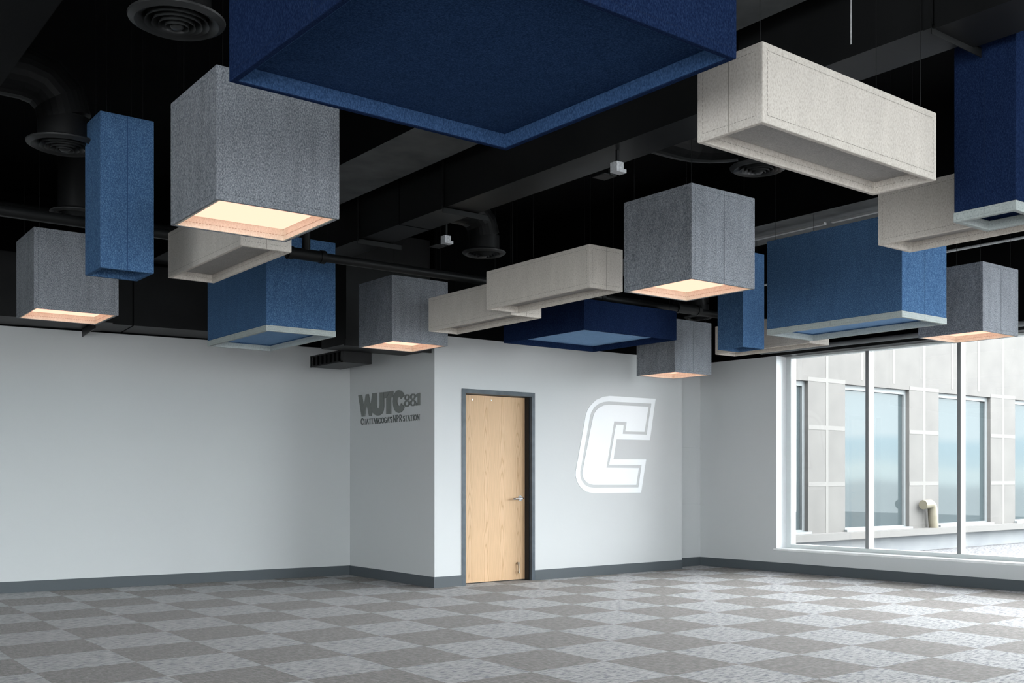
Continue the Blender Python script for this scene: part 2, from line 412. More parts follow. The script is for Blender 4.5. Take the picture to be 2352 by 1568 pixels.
def ring_prism(bm, outer, inner, y0, y1):
    n = len(outer)
    o0 = [bm.verts.new((x,y0,z)) for x,z in outer]; i0 = [bm.verts.new((x,y0,z)) for x,z in inner]
    o1 = [bm.verts.new((x,y1,z)) for x,z in outer]; i1 = [bm.verts.new((x,y1,z)) for x,z in inner]
    for k in range(n):
        l = (k+1) % n
        same = outer[k] == outer[l]
        if same:
            bm.faces.new((o0[k], i0[l], i0[k])); bm.faces.new((o1[k], i1[k], i1[l]))
        else:
            bm.faces.new((o0[k], o0[l], i0[l], i0[k])); bm.faces.new((o1[k], i1[k], i1[l], o1[l]))
            bm.faces.new((o0[k], o1[k], o1[l], o0[l]))
        bm.faces.new((i0[k], i0[l], i1[l], i1[k]))
    bmesh.ops.remove_doubles(bm, verts=bm.verts, dist=1e-5)
ring_prism(bm, [loc_(p) for p in EM_OUT], [loc_(p) for p in EM_MID], -.004, 0)
obj('outline_band', bm, M['white'], em)
def poly_prism(bm, pts, axis, a0, a1):
    f = (lambda p, a: (p[0], a, p[1])) if axis == 'y' else (lambda p, a: (a, p[0], p[1]))
    v0 = [bm.verts.new(f(p, a0)) for p in pts]; v1 = [bm.verts.new(f(p, a1)) for p in pts]
    n = len(pts)
    f0 = bm.faces.new(v0); f1 = bm.faces.new(v1[::-1])
    for k in range(n): bm.faces.new((v0[k], v1[k], v1[(k+1) % n], v0[(k+1) % n]))
    bm.normal_update()
    bmesh.ops.triangulate(bm, faces=[f0, f1])
bm = bmesh.new(); poly_prism(bm, [loc_(p) for p in EM_IN], 'y', -.004, 0)
obj('inner_letter', bm, M['white'], em)

# ------------------------------------------------------------------ wall sign on the alcove wall (plane x = 6.18)
SX = 6.18; SO = (10.4, 1.83)
sg = thing('wall_sign', 'raised grey lettering sign on the shaded alcove wall left of the door', 'sign', (SX, SO[0], SO[1]))
def sl(pts): return [(a-SO[0], b-SO[1]) for a, b in pts]
SG = dict(
 W=[(11.119,2.194),(11.041,2.193),(10.987,2.037),(10.937,2.192),(10.88,2.192),(10.828,2.037),(10.781,2.190),(10.807,2.009),(10.790,1.985),(10.809,1.929),(10.858,1.929),(10.919,2.082),(10.969,1.931),(11.037,1.93)],
 U=[(10.778,2.195),(10.69,2.194),(10.687,2.047),(10.677,2.02),(10.649,2.006),(10.625,2.017),(10.611,2.043),(10.611,2.193),(10.516,2.191),(10.516,2.029),(10.529,1.978),(10.563,1.945),(10.615,1.928),(10.666,1.925),(10.727,1.94),(10.774,1.968),(10.805,2.009)],
 T1=[(10.506,2.191),(10.375,2.191),(10.459,2.122),(10.506,2.12)],
 T2=[(10.362,2.192),(10.309,2.192),(10.312,2.118),(10.359,2.12),(10.362,1.931),(10.458,1.933),(10.459,2.112)],
 C=[(10.093,2.157),(10.141,2.184),(10.19,2.193),(10.239,2.185),(10.276,2.156),(10.302,2.115),(10.309,2.069),(10.302,2.022),(10.279,1.978),(10.238,1.946),(10.19,1.933),(10.133,1.939),(10.088,1.964),(10.066,1.996),(10.133,2.038),(10.149,2.017),(10.173,2.01),(10.201,2.02),(10.221,2.047),(10.225,2.072),(10.217,2.097),(10.198,2.113),(10.174,2.116),(10.153,2.106),(10.14,2.089),(10.069,2.126)],
 one=[(9.815,2.119),(9.78,2.129),(9.739,2.134),(9.739,1.997),(9.78,1.997),(9.78,2.096),(9.815,2.094)])
LD = -.014
for grp in (('W',), ('U',), ('T1','T2'), ('C',), ('one',)):
    bm = bmesh.new()
    for k in grp: poly_prism(bm, sl(SG[k]), 'x', LD, 0)
    obj('letter' if grp != ('one',) else 'digit', bm, M['sign'], sg)
def annulus(bm, cy, cz, ry, rz, ty, tz, n=28):
    out = [(cy+ry*math.cos(2*PI*k/n), cz+rz*math.sin(2*PI*k/n)) for k in range(n)]
    inn = [(cy+(ry-ty)*math.cos(2*PI*k/n), cz+(rz-tz)*math.sin(2*PI*k/n)) for k in range(n)]
    o0=[bm.verts.new((LD,a,b)) for a,b in out]; i0=[bm.verts.new((LD,a,b)) for a,b in inn]
    o1=[bm.verts.new((0,a,b)) for a,b in out]; i1=[bm.verts.new((0,a,b)) for a,b in inn]
    for k in range(n):
        l=(k+1)%n
        bm.faces.new((o0[k],o0[l],i0[l],i0[k])); bm.faces.new((o0[k],o1[k],o1[l],o0[l])); bm.faces.new((i0[k],i0[l],i1[l],i1[k]))
for cyy in (10.010, 9.883):
    bm = bmesh.new()
    annulus(bm, cyy-SO[0], 2.030-SO[1], .058, .036, .024, .013); annulus(bm, cyy-SO[0], 2.099-SO[1], .052, .035, .022, .013)
    obj('digit', bm, M['sign'], sg)
obj('full_stop', B((LD, 0, 9.797-SO[0], 9.826-SO[0], 1.997-SO[1], 2.027-SO[1])), M['sign'], sg)
# second line: condensed serif capitals drawn as strokes (u: 0..1 across, v: 0..1 up)
def arc(cx, cy, rx, ry, a0, a1, n=9): return [(cx+rx*math.cos(math.radians(a0+(a1-a0)*k/n)), cy+ry*math.sin(math.radians(a0+(a1-a0)*k/n))) for k in range(n+1)]
GLY = {
 'C':(.78,[(arc(.52,.5,.45,.48,45,315),1.3),([(.86,.62),(.86,.88)],.7)]),
 'H':(.80,[([(.15,0),(.15,1)],1.4),([(.85,0),(.85,1)],1.4),([(.15,.5),(.85,.5)],.7),([(0,0),(.3,0)],.6),([(0,1),(.3,1)],.6),([(.7,0),(1,0)],.6),([(.7,1),(1,1)],.6)]),
 'A':(.80,[([(.1,0),(.5,1)],.8),([(.5,1),(.9,0)],1.4),([(.25,.36),(.75,.36)],.6),([(0,0),(.25,0)],.6),([(.75,0),(1,0)],.6)]),
 'T':(.70,[([(.5,0),(.5,1)],1.5),([(.02,.97),(.98,.97)],.8),([(.3,0),(.7,0)],.6)]),
 'N':(.84,[([(.15,0),(.15,1)],.8),([(.15,1),(.85,0)],1.5),([(.85,0),(.85,1)],.8),([(0,0),(.3,0)],.6),([(.7,1),(1,1)],.6)]),
 'O':(.82,[(arc(.5,.5,.45,.48,0,360,14),1.3)]),
 'G':(.82,[(arc(.5,.5,.45,.48,45,330),1.3),([(.88,.05),(.88,.42)],1.3),([(.62,.42),(1,.42)],.6)]),
 'S':(.56,[(arc(.5,.74,.34,.24,30,270),1.2),(arc(.5,.26,.36,.26,90,-150),1.2)]),
 "'":(.22,[([(.6,1),(.4,.75)],1.2)]),
 'P':(.64,[([(.2,0),(.2,1)],1.4),(arc(.35,.72,.5,.27,90,-90),1.1),([(.2,.99),(.4,.99)],.7),([(.2,.45),(.4,.45)],.7),([(0,0),(.42,0)],.6)]),
 'R':(.74,[([(.2,0),(.2,1)],1.4),(arc(.35,.74,.45,.25,90,-90),1.1),([(.2,.99),(.4,.99)],.7),([(.2,.49),(.4,.49)],.7),([(.42,.49),(.95,0)],1.4),([(0,0),(.4,0)],.6)]),
 'I':(.32,[([(.5,0),(.5,1)],1.5),([(.1,0),(.9,0)],.6),([(.1,1),(.9,1)],.6)]),
}
def stroke_letter(ch, y_start, zb, h, wscale):
    adv, strokes = GLY[ch]; w = adv*wscale; bm = bmesh.new()
    for pts, th in strokes:
        P = [Vector((y_start-u*w*.92, zb+v*h)) for u, v in pts]
        t = .0034*th
        for a, b in zip(P, P[1:]):
            d = (b-a).normalized(); n = Vector((-d.y, d.x))*t; a2 = a-d*t*.5; b2 = b+d*t*.5
            q = [a2-n, b2-n, b2+n, a2+n]
            hexa(bm, [(-.006, p.x, p.y) for p in q], [(0, p.x, p.y) for p in q])
    obj('small_letter', bm, M['sign2'], sg)
    return w
text = [("CHATTANOOGA'S", 11.070, 10.338), ("NPR", 10.322, 10.118), ("STATION", 10.100, 9.745)]
for word, ya, yb in text:
    tot = sum(GLY[ch][0]*(1.18 if (ch == 'C' and word[0] == 'C') else 1) for ch in word)
    ws = (ya-yb)/tot; y = ya
    for i, ch in enumerate(word):
        big = word == 'NPR' or (i == 0 and ch == 'C')
        w = stroke_letter(ch, y-SO[0], 1.834-SO[1], .077 if big else .062, ws*(1.18 if ch == 'C' else 1)); y -= w

# ------------------------------------------------------------------ hanging felt boxes
TH = .024
def felt_body(bm, sx, sy, z0, z1, t, rec):
    """open-bottomed box, closed on top, with a recess of depth rec inside its lower rim"""
    hx, hy = sx/2, sy/2
    def loop(a, b, z): return [bm.verts.new(p) for p in ((-a,-b,z),(a,-b,z),(a,b,z),(-a,b,z))]
    ob, ot, ib, it = loop(hx,hy,z0), loop(hx,hy,z1), loop(hx-t,hy-t,z0), loop(hx-t,hy-t,z0+rec)
    bm.faces.new(ot); bm.faces.new(it[::-1])
    for k in range(4):
        l = (k+1) % 4
        bm.faces.new((ob[k],ob[l],ot[l],ot[k])); bm.faces.new((ib[k],ib[l],ob[l],ob[k])); bm.faces.new((it[k],it[l],ib[l],ib[k]))
def band(bm, sx, sy, z0, z1, t):
    hx, hy = sx/2, sy/2
    def loop(a, b, z): return [bm.verts.new(p) for p in ((-a,-b,z),(a,-b,z),(a,b,z),(-a,b,z))]
    L = [loop(hx,hy,z0), loop(hx,hy,z1), loop(hx-t,hy-t,z1), loop(hx-t,hy-t,z0)]
    for a, b in zip(L, L[1:]+L[:1]):
        for k in range(4): bm.faces.new((a[k],a[(k+1)%4],b[(k+1)%4],b[k]))
def dashes_rect(bm, sx, sy, z0, z1, inset, which, out=.0012, dash=.011, gap=.006, w=.0013):
    """running stitch round each listed side face; which: iterable of '-y','+y','-x','+x'"""
    hx, hy = sx/2, sy/2
    for wch in which:
        half = hx if wch[1] == 'y' else hy
        def P(u, z):
            return {'-y':(u,-hy-out,z),'+y':(-u,hy+out,z),'-x':(-hx-out,-u,z),'+x':(hx+out,u,z)}[wch]
        a, b, c, d = -half+inset, half-inset, z0+inset, z1-inset
        n = int((b-a)/(dash+gap))
        for k in range(n):
            u = a+(b-a)*k/n
            for z in (c, d):
                bm.faces.new([bm.verts.new(P(*q)) for q in ((u,z-w),(u+dash,z-w),(u+dash,z+w),(u,z+w))])
        n = int((d-c)/(dash+gap))
        for k in range(n):
            z = c+(d-c)*k/n
            for u in (a, b):
                bm.faces.new([bm.verts.new(P(*q)) for q in ((u-w,z),(u+w,z),(u+w,z+dash),(u-w,z+dash))])
def dashes_lip(bm, sx, sy, z, t, dash=.011, gap=.006, w=.0013):
    hx, hy = sx/2-t-.0012, sy/2-t-.0012
    for half, f in ((hx, lambda u, zz: (u, hy, zz)), (hy, lambda u, zz: (hx, u, zz)), (hx, lambda u, zz: (u, -hy, zz)), (hy, lambda u, zz: (-hx, u, zz))):
        n = int(2*half/(dash+gap))
        for k in range(n):
            u = -half+2*half*k/n
            bm.faces.new([bm.verts.new(f(*q)) for q in ((u,z-w),(u+dash,z-w),(u+dash,z+w),(u,z+w))])
def seam_strip(bm, sx, sy, z0, z1, sides, u=0.0, out=.0010, w=.0022):
    hx, hy = sx/2+out, sy/2+out
    for wch in sides:
        P = {'-y':lambda a,z:(a,-hy,z),'+y':lambda a,z:(-a,hy,z),'-x':lambda a,z:(-hx,-a,z),'+x':lambda a,z:(hx,a,z)}[wch]
        bm.faces.new([bm.verts.new(P(*q)) for q in ((u-w,z0),(u+w,z0),(u+w,z1),(u-w,z1))])
def decorate(bm, fn):
    n = len(bm.faces); fn(bm); bm.faces.ensure_lookup_table()
    for k in range(n, len(bm.faces)): bm.faces[k].material_index = 1
ALL = ('-y', '+y', '-x', '+x')

def make_box(kind, label, sx, sy, sz, group, body, seam, panel, rec=.058, rim=False, lamp=False, seams=('-y',), stitch=ALL):
    r = thing('hanging_light_box' if lamp else 'hanging_felt_box', label, 'hanging light' if lamp else 'acoustic box', (0,0,0), 0, group)
    zb = .048 if rim else 0.0
    bm = bmesh.new()
    felt_body(bm, sx, sy, zb, sz, TH+.002 if rim else (.014 if lamp else TH), .020 if rim else rec+.014)
    def deco(bm):
        if stitch: dashes_rect(bm, sx, sy, zb, sz, .030, stitch)
        if not rim and not lamp: dashes_lip(bm, sx, sy, .028, TH)
        seam_strip(bm, sx, sy, zb+.001, sz-.004, seams)
    decorate(bm, deco)
    obj('body', bm, M[body], r, bevel=.004, second=M[seam])
    if rim:
        bm = bmesh.new(); band(bm, sx+.004, sy+.004, 0, zb, TH+.004)
        def deco2(bm):
            seam_strip(bm, sx+.004, sy+.004, 0.003, zb-.003, ALL, 0, .0008, .0016)
            dashes_rect(bm, sx+.004, sy+.004, -.004, zb+.004, .016, ALL, w=.0008)
            dashes_lip(bm, sx, sy, .026, TH+.002, w=.0008)
        decorate(bm, deco2)
        q = obj('rim', bm, M['rim'], r, bevel=.003, second=M['rim_seam']); q['label'] = 'pale grey felt rim'
        pz = zb+.008
    else:
        pz = rec
        if lamp:
            bm = bmesh.new(); band(bm, sx-.028, sy-.028, .002, rec+.004, .011)
            decorate(bm, lambda b: dashes_lip(b, sx, sy, .028, .025))
            q = obj('inner_lip', bm, M['liner'], r, second=M['liner_seam']); q['label'] = 'sand coloured felt lining inside the lower edge'
    if kind == 'tray':
        bm = bmesh.new(); band(bm, sx-2*TH+.002, sy-2*TH+.002, .003, rec+.012, .004)
        obj('inner_lip', bm, M['navy_lip_lit'], r)
    gp = TH+.0055
    bm = B((-sx/2+gp, sx/2-gp, -sy/2+gp, sy/2-gp, pz, pz+.004))
    if lamp:
        q = obj('light_diffuser', bm, M['glow'], r); q['label'] = 'warm glowing square diffuser'
    else:
        obj('bottom_panel', bm, M[panel], r)
    for dx, dy in ((-1,-1), (1,-1), (1,1), (-1,1)):
        bm = bmesh.new(); tube(bm, [(dx*(sx/2-.05), dy*(sy/2-.05), sz-.002), (dx*(sx/2-.05), dy*(sy/2-.05), sz+.9)], .0014, 6)
        obj('hanging_cable', bm, M['duct'], r)
    return r

def place(proto, used, x, y, z, yaw, label):
    o = proto if not used else copy_tree(proto)
    o.location = (x, y, z); o.rotation_euler.z = math.radians(yaw); o['label'] = label
    # cables end at the deck
    for ch in [c for c in C.objects if c.parent == o and c.name.startswith('hanging_cable')]:
        top = max(v.co.z for v in ch.data.vertices)
        base = min(v.co.z for v in ch.data.vertices)
        ch.location.z = base*(1-(ZC-z-base)/(top-base)); ch.scale.z = (ZC-z-base)/(top-base)
    return o

lamps = [
 (2.101, 4.836, 2.455, 179.25, 'largest grey felt cube light, below the left corner of the huge navy tray'),
 (2.193, 8.642, 2.465, 179.14, 'grey felt cube light at the far left, behind the narrow blue column'),
 (5.215, 8.527, 2.448, 0.4, 'grey felt cube light hanging in front of the alcove corner, above the raised sign lettering'),
 (5.213, 4.843, 2.460, 0.1, 'grey felt cube light in the middle right, beside the upper of two oatmeal bars'),
 (8.969, 8.570, 2.400, 0.0, 'smallest-looking grey felt cube light, above the white letter C'),
 (9.108, 5.017, 2.483, -0.34, 'grey felt cube light at the far right in front of the window'),
]
pl = make_box('lamp', '', .617, .620, .609, 'grey felt cube lights', 'grey', 'grey_seam', None, rec=.060, lamp=True, seams=('-y',))
for k, a in enumerate(lamps): place(pl, k, *a)

beiges = [
 (2.571, 6.350, 2.543, -0.34, 'oatmeal felt bar tucked directly under the largest grey cube light'),
 (3.727, 2.691, 2.532, 90+1.15, 'large oatmeal felt bar at the upper right, right of the huge navy tray'),
 (5.316, 7.367, 2.529, 0.06, 'lower of the two overlapping oatmeal felt bars in the middle'),
 (5.041, 6.093, 2.540, -0.1, 'upper of the two overlapping oatmeal felt bars, left of the middle right cube light'),
 (8.821, 7.040, 2.542, -0.29, 'oatmeal felt bar mostly hidden behind the blue box near the window'),
 (5.416, 2.813, 2.522, -0.17, 'oatmeal felt bar at the right edge, below the dark navy column'),
]
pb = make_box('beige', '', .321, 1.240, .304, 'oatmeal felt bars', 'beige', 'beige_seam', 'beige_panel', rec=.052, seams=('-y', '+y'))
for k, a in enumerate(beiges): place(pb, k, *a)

cols = [
 (1.919, 6.387, 2.417, -0.06, 'tall narrow blue felt column at the left, beside the largest cube light'),
 (7.834, 6.602, 2.430, 0.1, 'tall narrow blue felt column left of the large blue box near the window'),
]
pc = make_box('col', '', .311, .314, .910, 'narrow blue felt columns', 'blue', 'blue_seam', 'navy', rec=.13, seams=('-y',), stitch=())
for k, a in enumerate(cols): place(pc, k, *a)

blues = [
 (3.816, 8.459, 2.378, 0.06, 'blue felt box with pale rim on the left, under the oatmeal bar'),
 (7.352, 5.025, 2.400, 0.0, 'large blue felt box with pale rim at the right, in front of the window'),
]
pbl = make_box('blue', '', .620, 1.260, .790, 'blue felt boxes with pale rims', 'blue', 'blue_seam', 'sky', rim=True, seams=('-y',), stitch=())
for k, a in enumerate(blues): place(pbl, k, *a)

pn = make_box('navycol', '', .314, .308, .914, None, 'navy', 'navy_seam', 'navy', rim=True, seams=('-x', '-y'), stitch=())
place(pn, 0, 4.977, 2.572, 2.449, -0.46, 'dark navy felt column with pale stitched rim at the top right edge')

pt = make_box('tray', '', 1.238, 1.240, .290, 'navy felt trays', 'navy', 'navy_seam', 'navy', rec=.058, seams=('-y', '-x'))
t1 = place(pt, 0, 2.056, 2.890, 2.587, 0.97, 'huge dark navy square felt tray at the top centre')
t2 = place(pt, 1, 7.015, 7.876, 2.573, 0.23, 'smaller-looking dark navy square felt tray above the door')
for ch in [c for c in C.objects if c.parent == t1 and c.name.startswith('bottom_panel')]:
    ch.data.materials[0] = M['navy_mid']
for ch in [c for c in C.objects if c.parent == t2 and c.name.startswith('bottom_panel')]:
    ch.data = ch.data.copy(); ch.data.materials[0] = M['sky']; ch['label'] = 'lighter blue felt panel recessed in the tray'

for ch in [c for c in C.objects if c.parent == t2 and c.name.startswith('inner_lip')]:
    ch.data = ch.data.copy(); ch.data.materials[0] = M['navy']

# ------------------------------------------------------------------ overhead structure and services
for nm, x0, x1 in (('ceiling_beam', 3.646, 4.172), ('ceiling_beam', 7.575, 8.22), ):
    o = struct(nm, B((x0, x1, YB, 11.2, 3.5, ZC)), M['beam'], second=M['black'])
    for p in o.data.polygons:      # webs coloured black to carry their shade, soffit kept grey
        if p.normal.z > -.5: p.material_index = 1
# dark box duct at the far left
t = thing('ceiling_duct', 'wide dark rectangular duct at the top left corner', 'duct', (.6, 4, 3.2))
obj('duct_body', B((-.7, .55, -4.2, 6.8, 0, .6)), M['duct_dark'], t)
obj('hanger_strap', B((.552, .558, .5, .55, -.01, .94)), M['duct'], t)

# long duct with trapeze hangers
t = thing('ceiling_duct', 'long dark rectangular duct with angle hangers crossing the ceiling diagonally', 'duct', (4.5, 5, 3.24))
obj('duct_body', B((-.13, .17, -5.5, 4.2, 0, .42)), M['duct'], t)
for y in (-1.3, -2.9, 2.2): obj('duct_seam', B((-.133, .173, y, y+.006, -.003, .42)), M['black'], t)
for y in (2.85, 1.55, -2.42):
    obj('angle_hanger', B((-.16, .27, y-.02, y-.016, -.045, 0), (-.16, .27, y-.02, y+.02, -.004, 0)), M['duct'], t)
    obj('hanger_strap', B((-.165, -.15, y-.02, y+.02, -.02, ZC-3.24)), M['duct'], t)
# wider duct further along, beyond the top right hanger
t = thing('ceiling_duct', 'wide dark duct section at the top right corner', 'duct', (4.5, 1.6, 3.235))
obj('duct_body', B((-.14, .20, -2.2, .96, -.012, .5)), M['duct'], t)

# duct along the top of the left wall
dl = math.atan2(LW1[1]-LW0[1], LW1[0]-LW0[0])
t = thing('ceiling_duct', 'black duct running along the top of the left wall', 'duct', (2.3, 11.72, 2.80), dl)
obj('duct_body', B((-6, 3.2, -.62, -.02, -.02, .62)), M['duct'], t)
for x in (-1.0, 1.2, 2.4):
    obj('duct_seam', B((x, x+.012, -.626, -.02, -.024, .62)), M['black'], t)
obj('angle_hanger', B((.80, .98, -.78, -.05, -.03, -.022), (.80, .81, -.78, -.05, -.10, -.022)), M['duct'], t)

# trunk duct and supply register over the alcove
t = thing('ceiling_duct', 'black trunk duct above the alcove behind the cube light', 'duct', (5.65, 9.8, 2.57))
obj('duct_body', B((-.52, .50, -.30, .25, 0, 1.2)), M['duct'], t)
obj('duct_flange', B((-.54, .51, -.32, -.29, -.02, .05)), M['duct'], t)
t = thing('ceiling_register', 'black louvred supply register box under the ducts above the alcove sign', 'vent', (5.57, 10.36, 2.45))
obj('housing', B((-.18, .18, -.30, .42, 0, .13)), M['duct'], t, bevel=.004)
obj('grille_frame', B((-.20, -.18, -.30, .44, 0, .015), (-.20, -.18, -.30, .44, .115, .13), (-.20, -.18, -.30, -.28, 0, .13), (-.20, -.18, .42, .44, 0, .13)), M['duct'], t)
for k in range(7):
    y = -.24+k*.1
    obj('louvre', B((-.195, -.180, y, y+.012, .015, .115)), M['black'], t)

# horizontal drain pipe with tee
PY, PZ, PR = 7.45, 2.945, .036
t = thing('ceiling_pipe', 'dark horizontal pipe with tee fitting crossing below the ducts', 'pipe', (5.8, PY, PZ))
def tb(pts, r, seg=20):
    bm = bmesh.new(); tube(bm, pts, r, seg); return bm
obj('pipe_run', tb([(-5.2,0,.01),(3.6,0,-.02)], PR), M['duct'], t, smooth=True)
obj('riser', tb([(-2.13,0,0),(-2.13,0,ZC-PZ)], PR*.9), M['duct'], t, smooth=True)
obj('tee_fitting', tb([(-2.25,0,0),(-2.01,0,0)], PR*1.25), M['duct'], t, smooth=True)
obj('clamp', tb([(-2.29,0,0),(-2.25,0,0)], PR*1.45), M['duct'], t, smooth=True)
obj('clamp', tb([(-2.01,0,0),(-1.97,0,0)], PR*1.45), M['duct'], t, smooth=True)
obj('tee_fitting', tb([(2.06,0,0),(2.34,0,0)], PR*1.3), M['duct'], t, smooth=True)
obj('clamp', tb([(2.03,0,0),(2.07,0,0)], PR*1.55), M['duct'], t, smooth=True)
obj('clamp', tb([(2.33,0,0),(2.37,0,0)], PR*1.55), M['duct'], t, smooth=True)
obj('clamp', tb([(.98,0,0),(1.02,0,0)], PR*1.3), M['duct'], t, smooth=True)
t = tag(obj('ceiling_pipe', tb([(-4.5,0,0),(3.4,0,0)], .06), M['duct'], smooth=True, loc=(.3, 8.75, 3.27)), 'thick dark round duct at the left above the far left cube light', 'pipe')
t = tag(obj('ceiling_conduit', tb([(0,-6,0),(0,3.5,0)], .014), M['galv'], smooth=True, loc=(10.3, 5.5, 3.58)), 'thin bright conduit high above the window at the right', 'conduit')
t = thing('ceiling_strip', 'thin pale broken strip just above the large blue box at the right', 'strip', (7.80, 5.7, 3.44))
for y0, y1 in ((-1.4,-.15), (-.08,.72), (.80,1.5)):
    obj('strip_length', B((-.02,.02,y0,y1,0,.02)), M['strip'], t)
t = tag(obj('ceiling_rod', tb([(0,0,0),(0,0,.85)], .004, 8), M['galv'], loc=(4.37, 3.0, 3.3)), 'thin bright hanger rod at the top right above the oatmeal bar', 'rod')

# round diffusers with gored elbows
def diffuser(x, y, z, R, label, neck, elbow):
    t = thing('ceiling_diffuser', label, 'vent', (x, y, z), 0, 'round ceiling diffusers')
    bm = bmesh.new(); lathe(bm, [(R*.66,.030),(R*.72,.004),(R*.86,-.010),(R*.985,.004),(R,.012),(R*.96,.018),(R*.74,.034)])
    obj('flange', bm, M['diffuser'], t, smooth=True)
    for k, f in enumerate((.66, .52, .38, .25)):
        r = R*f; z0 = -.012-.006*k
        bm = bmesh.new(); lathe(bm, [(r*.80, .035), (r*.93, z0+.006), (r, z0), (r*.97, z0+.010), (r*.84, .036)])
        obj('cone_ring', bm, M['diffuser'], t, smooth=True)
    bm = bmesh.new(); lathe(bm, [(R*.001,-.034),(R*.10,-.032),(R*.14,-.024),(R*.10,.02),(R*.001,.02)])
    obj('hub', bm, M['diffuser'], t, smooth=True)
    bm = bmesh.new(); tube(bm, [(0,0,.02),(0,0,neck)], R*.70, 28, caps=False)
    lathe(bm, [(R*.001,.045),(R*.70,.045)], seg=28)
    obj('collar', bm, M['duct'], t, smooth=True)
    if elbow:
        pts = elbow(neck, R*.70)
        for a, b in zip(pts, pts[1:]):
            pass
        bm = bmesh.new(); tube(bm, pts, R*.71, 28)
        obj('elbow_duct', bm, M['duct'], t, smooth=False)
    return t
def elb(dx, dy, L):
    def f(neck, r):
        RR = r*1.5
        P = [(0,0,neck)]
        for k in range(1, 4):
            a = (PI/2)*k/3
            d = RR*(1-math.cos(a)); P.append((dx*d, dy*d, neck+RR*math.sin(a)))
        P.append((dx*(RR+L), dy*(RR+L), neck+RR))
        return P
    return f
diffuser(1.604, 4.516, 3.20, .208, 'round black ceiling diffuser at the top left beside the navy tray', .5, None)
diffuser(1.667, 6.621, 3.20, .218, 'round black ceiling diffuser with elbow left of the narrow blue column', .16, elb(-1, 0, .5))
diffuser(5.364, 4.373, 3.20, .186, 'round black ceiling diffuser partly behind the large oatmeal bar at upper right', .45, None)
diffuser(5.453, 7.534, 3.20, .196, 'round black ceiling diffuser with elbow between pipe and long duct, centre', .16, elb(-1, 0, .25))
diffuser(9.778, 8.917, 3.20, .184, 'round black ceiling diffuser behind the pipe tee, above the smallest-looking cube light', .16, elb(-1, 0, .5))
diffuser(2.208, 8.420, 3.23, .196, 'round black ceiling diffuser just above the far left cube light', .5, None)
# elbow run feeding the third diffuser
bm = bmesh.new(); P = [(4.66,4.72,3.43)]
for k in range(0, 6):
    a = PI/2*k/5; P.append((5.0+.36*math.sin(a), 4.36+.36*math.cos(a), 3.43))
P.append((5.36, 4.25, 3.43)); tube(bm, P, .15, 28)
tag(obj('ceiling_elbow_duct', bm, M['duct']), 'gored black round elbow left of the diffuser under the large oatmeal bar', 'duct')
# small galvanised junction boxes
def junction(x, y, z, top, label):
    t = thing('ceiling_junction_box', label, 'junction box', (x, y, z), 0, 'small galvanised junction boxes')
    obj('cover', B((-.032,.050,-.03,.03,0,.022)), M['galv'], t)
    obj('box', B((-.032,.026,-.03,.03,.022,.062)), M['galv'], t)
    obj('conduit_stub', B((-.008,.008,-.008,.008,.062,top)), M['duct'], t)
    obj('mounting_plate', B((-.075,.03,.035,.15,-.010,-.004), (-.03,.0,.03,.05,-.010,.03)), M['duct'], t)
junction(4.461, 4.745, 3.10, 3.24-3.10, 'bright galvanised junction box under the long duct, above the middle right cube light')
junction(4.713, 7.037, 3.10, ZC-3.10, 'small galvanised junction box left of the centre diffuser elbow')

# ------------------------------------------------------------------ outside: the wing across the roof
YF = 10.255
bd = thing('building', 'pale concrete wing with tall windows across the gravel roof', 'building', (17, YF, 0))
def rel(bs): return B(*[(a-17, b-17, c-YF, d-YF, e, f) for a,b,c,d,e,f in bs])
op = [(11.92,13.79),(14.775,16.66),(17.61,19.447),(20.39,22.25),(23.2,25.05)]
edges = [11.35]+[v for o_ in op for v in o_]+[27.0]
piers = [(edges[i], edges[i+1]) for i in range(0, len(edges), 2)]
bl = [(a, b, YF, YF+.4, .25, 2.735) for a, b in piers]+[(11.35, 27, YF, YF+.4, 2.735, 4.5)]
obj('facade', rel(bl), M['concrete'], bd)
jb = []
for a, b in piers:
    m_ = (a+b)/2
    jb.append((m_-.035, m_+.035, YF-.004, YF, .30, 4.4))
    for z in (1.09, 2.0): jb.append((a+.01, m_-.035, YF-.004, YF, z-.035, z+.035)); jb.append((m_+.035, b-.01, YF-.004, YF, z-.035, z+.035))
for a, b in op:
    m_ = (a+b)/2
    for u in (-.47, .47): jb.append((m_+u-.03, m_+u+.03, YF-.004, YF, 2.82, 4.4))
for i in range(len(edges)-1): 
    a, b = edges[i], edges[i+1]
    if i % 2 == 0:
        m_=(a+b)/2
        jb.append((a, m_-.035, YF-.004, YF, 2.735, 2.80)); jb.append((m_+.035, b, YF-.004, YF, 2.735, 2.80))
obj('mortar_joints', rel(jb), M['joint'], bd)
for a, b in op:
    fr = obj('window_frame', rel([(a, a+.06, YF+.07, YF+.14, .30, 2.735), (b-.06, b, YF+.07, YF+.14, .30, 2.735), (a+.06, b-.06, YF+.07, YF+.14, 2.655, 2.735), (a+.06, b-.06, YF+.07, YF+.14, .30, .36)]), M['extframe'], bd)
    obj('pane', rel([(a+.06, b-.06, YF+.11, YF+.12, .36, 2.655)]), M['pane'], fr)
    obj('sill', rel([(a-.03, b+.02, YF-.06, YF+.10, .301, .335)]), M['extframe'], fr)
obj('ledge', rel([(11.35, 27, YF-.22, YF+.3, .19, .30)]), M['ledge'], bd)
obj('upstand', rel([(11.35, 27, YF-.05, YF+.3, -.30, .19)]), M['upstand'], bd)
obj('return_wall', rel([(10.9+.3, 11.6, 9.6, YF+.4, -.3, 4.5)]), M['concrete'], bd)
struct('gravel_roof', B((11.45, 34, -16, YF, -.35, -.095)), M['gravel'])
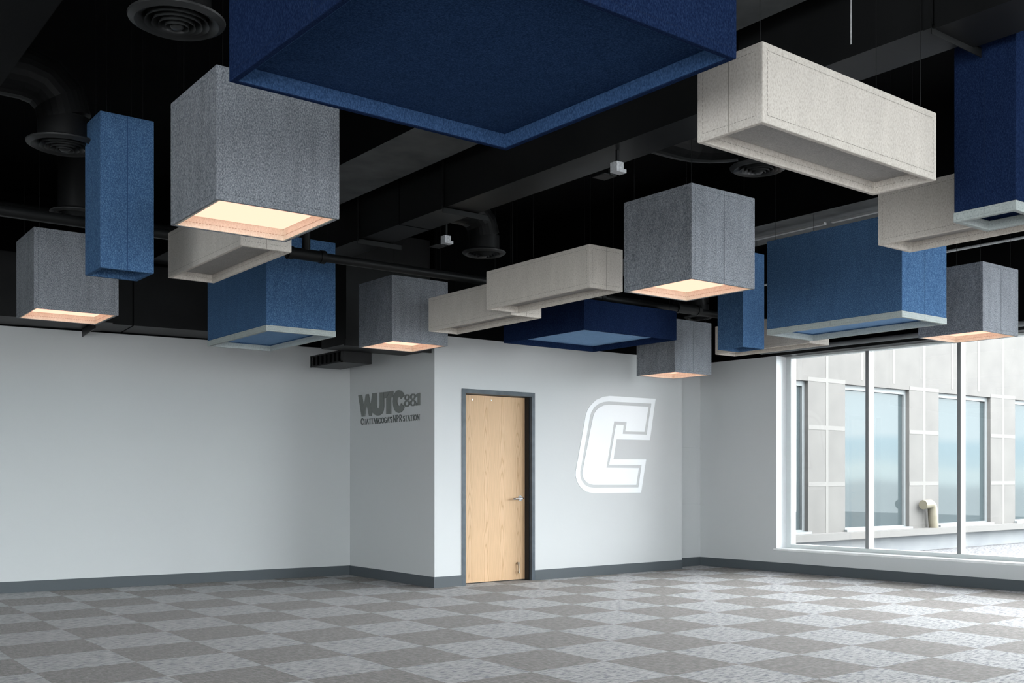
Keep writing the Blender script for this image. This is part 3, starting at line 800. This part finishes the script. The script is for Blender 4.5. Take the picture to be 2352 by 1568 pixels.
bm = bmesh.new(); tube(bm, [(a-17, b-YF, c) for a, b, c in [(17.235, YF-.125, .302), (17.21, YF-.125, .46), (17.19, YF-.125, .64), (17.165, YF-.125, .70), (17.11, YF-.125, .725), (16.89, YF-.125, .715)]], .082, 24)
q = obj('vent_pipe', bm, M['cream'], bd, smooth=True); q['label'] = 'cream gooseneck vent pipe'

# ------------------------------------------------------------------ world, camera
w = bpy.data.worlds.new('World'); bpy.context.scene.world = w; w.use_nodes = True
nt = w.node_tree; bg = nt.nodes['Background']
tc = nt.nodes.new('ShaderNodeTexCoord'); sp = nt.nodes.new('ShaderNodeSeparateXYZ')
nt.links.new(tc.outputs['Generated'], sp.inputs[0])
nz = nt.nodes.new('ShaderNodeTexNoise'); nz.inputs['Scale'].default_value = 6; nz.inputs['Detail'].default_value = 3
nt.links.new(tc.outputs['Generated'], nz.inputs['Vector'])
ad = nt.nodes.new('ShaderNodeMath'); ad.operation = 'MULTIPLY_ADD'
nt.links.new(nz.outputs['Fac'], ad.inputs[0]); ad.inputs[1].default_value = .03; 
a2 = nt.nodes.new('ShaderNodeMath'); a2.operation = 'ADD'; a2.inputs[1].default_value = .485
nt.links.new(sp.outputs['Z'], ad.inputs[2])
mrr = nt.nodes.new('ShaderNodeMath'); mrr.operation = 'MULTIPLY'; mrr.inputs[1].default_value = .5
nt.links.new(ad.outputs[0], mrr.inputs[0]); nt.links.new(mrr.outputs[0], a2.inputs[0])
# overcast sky over a hazy ridge and a pale town
rp = ramp_node(nt, [(0.0, (.34,.35,.36)), (.488, (.45,.47,.48)), (.4905, (.72,.80,.80)), (.4985, (.78,.86,.85)), (.5005, (.56,.70,.77)), (.508, (.58,.73,.81)), (.5095, (.84,.91,.94)), (.72, (.95,.975,1.0)), (1.0, (.93,.965,1.0))])
nt.links.new(a2.outputs[0], rp.inputs['Fac']); nt.links.new(rp.outputs['Color'], bg.inputs['Color'])
bg.inputs['Strength'].default_value = 15.5

cam = bpy.data.cameras.new('Camera'); co = bpy.data.objects.new('Camera', cam); C.objects.link(co)
co.location = (0, 0, 1.2)
co.rotation_euler = (math.radians(90), 0, math.radians(52.558-90))
cam.sensor_width = 36; cam.lens = 36*2384.2/2352
cam.shift_y = (1095.7-784)/2352
cam.clip_start = .05; cam.clip_end = 200
sc = bpy.context.scene; sc.camera = co
vs = sc.view_settings
vs.view_transform = 'Standard'; vs.look = 'None'; vs.gamma = 1; vs.exposure = 0.0
try: vs.use_curve_mapping = False
except Exception: pass
sc.cycles.max_bounces = 10; sc.cycles.diffuse_bounces = 5
sc.cycles.sample_clamp_indirect = 8
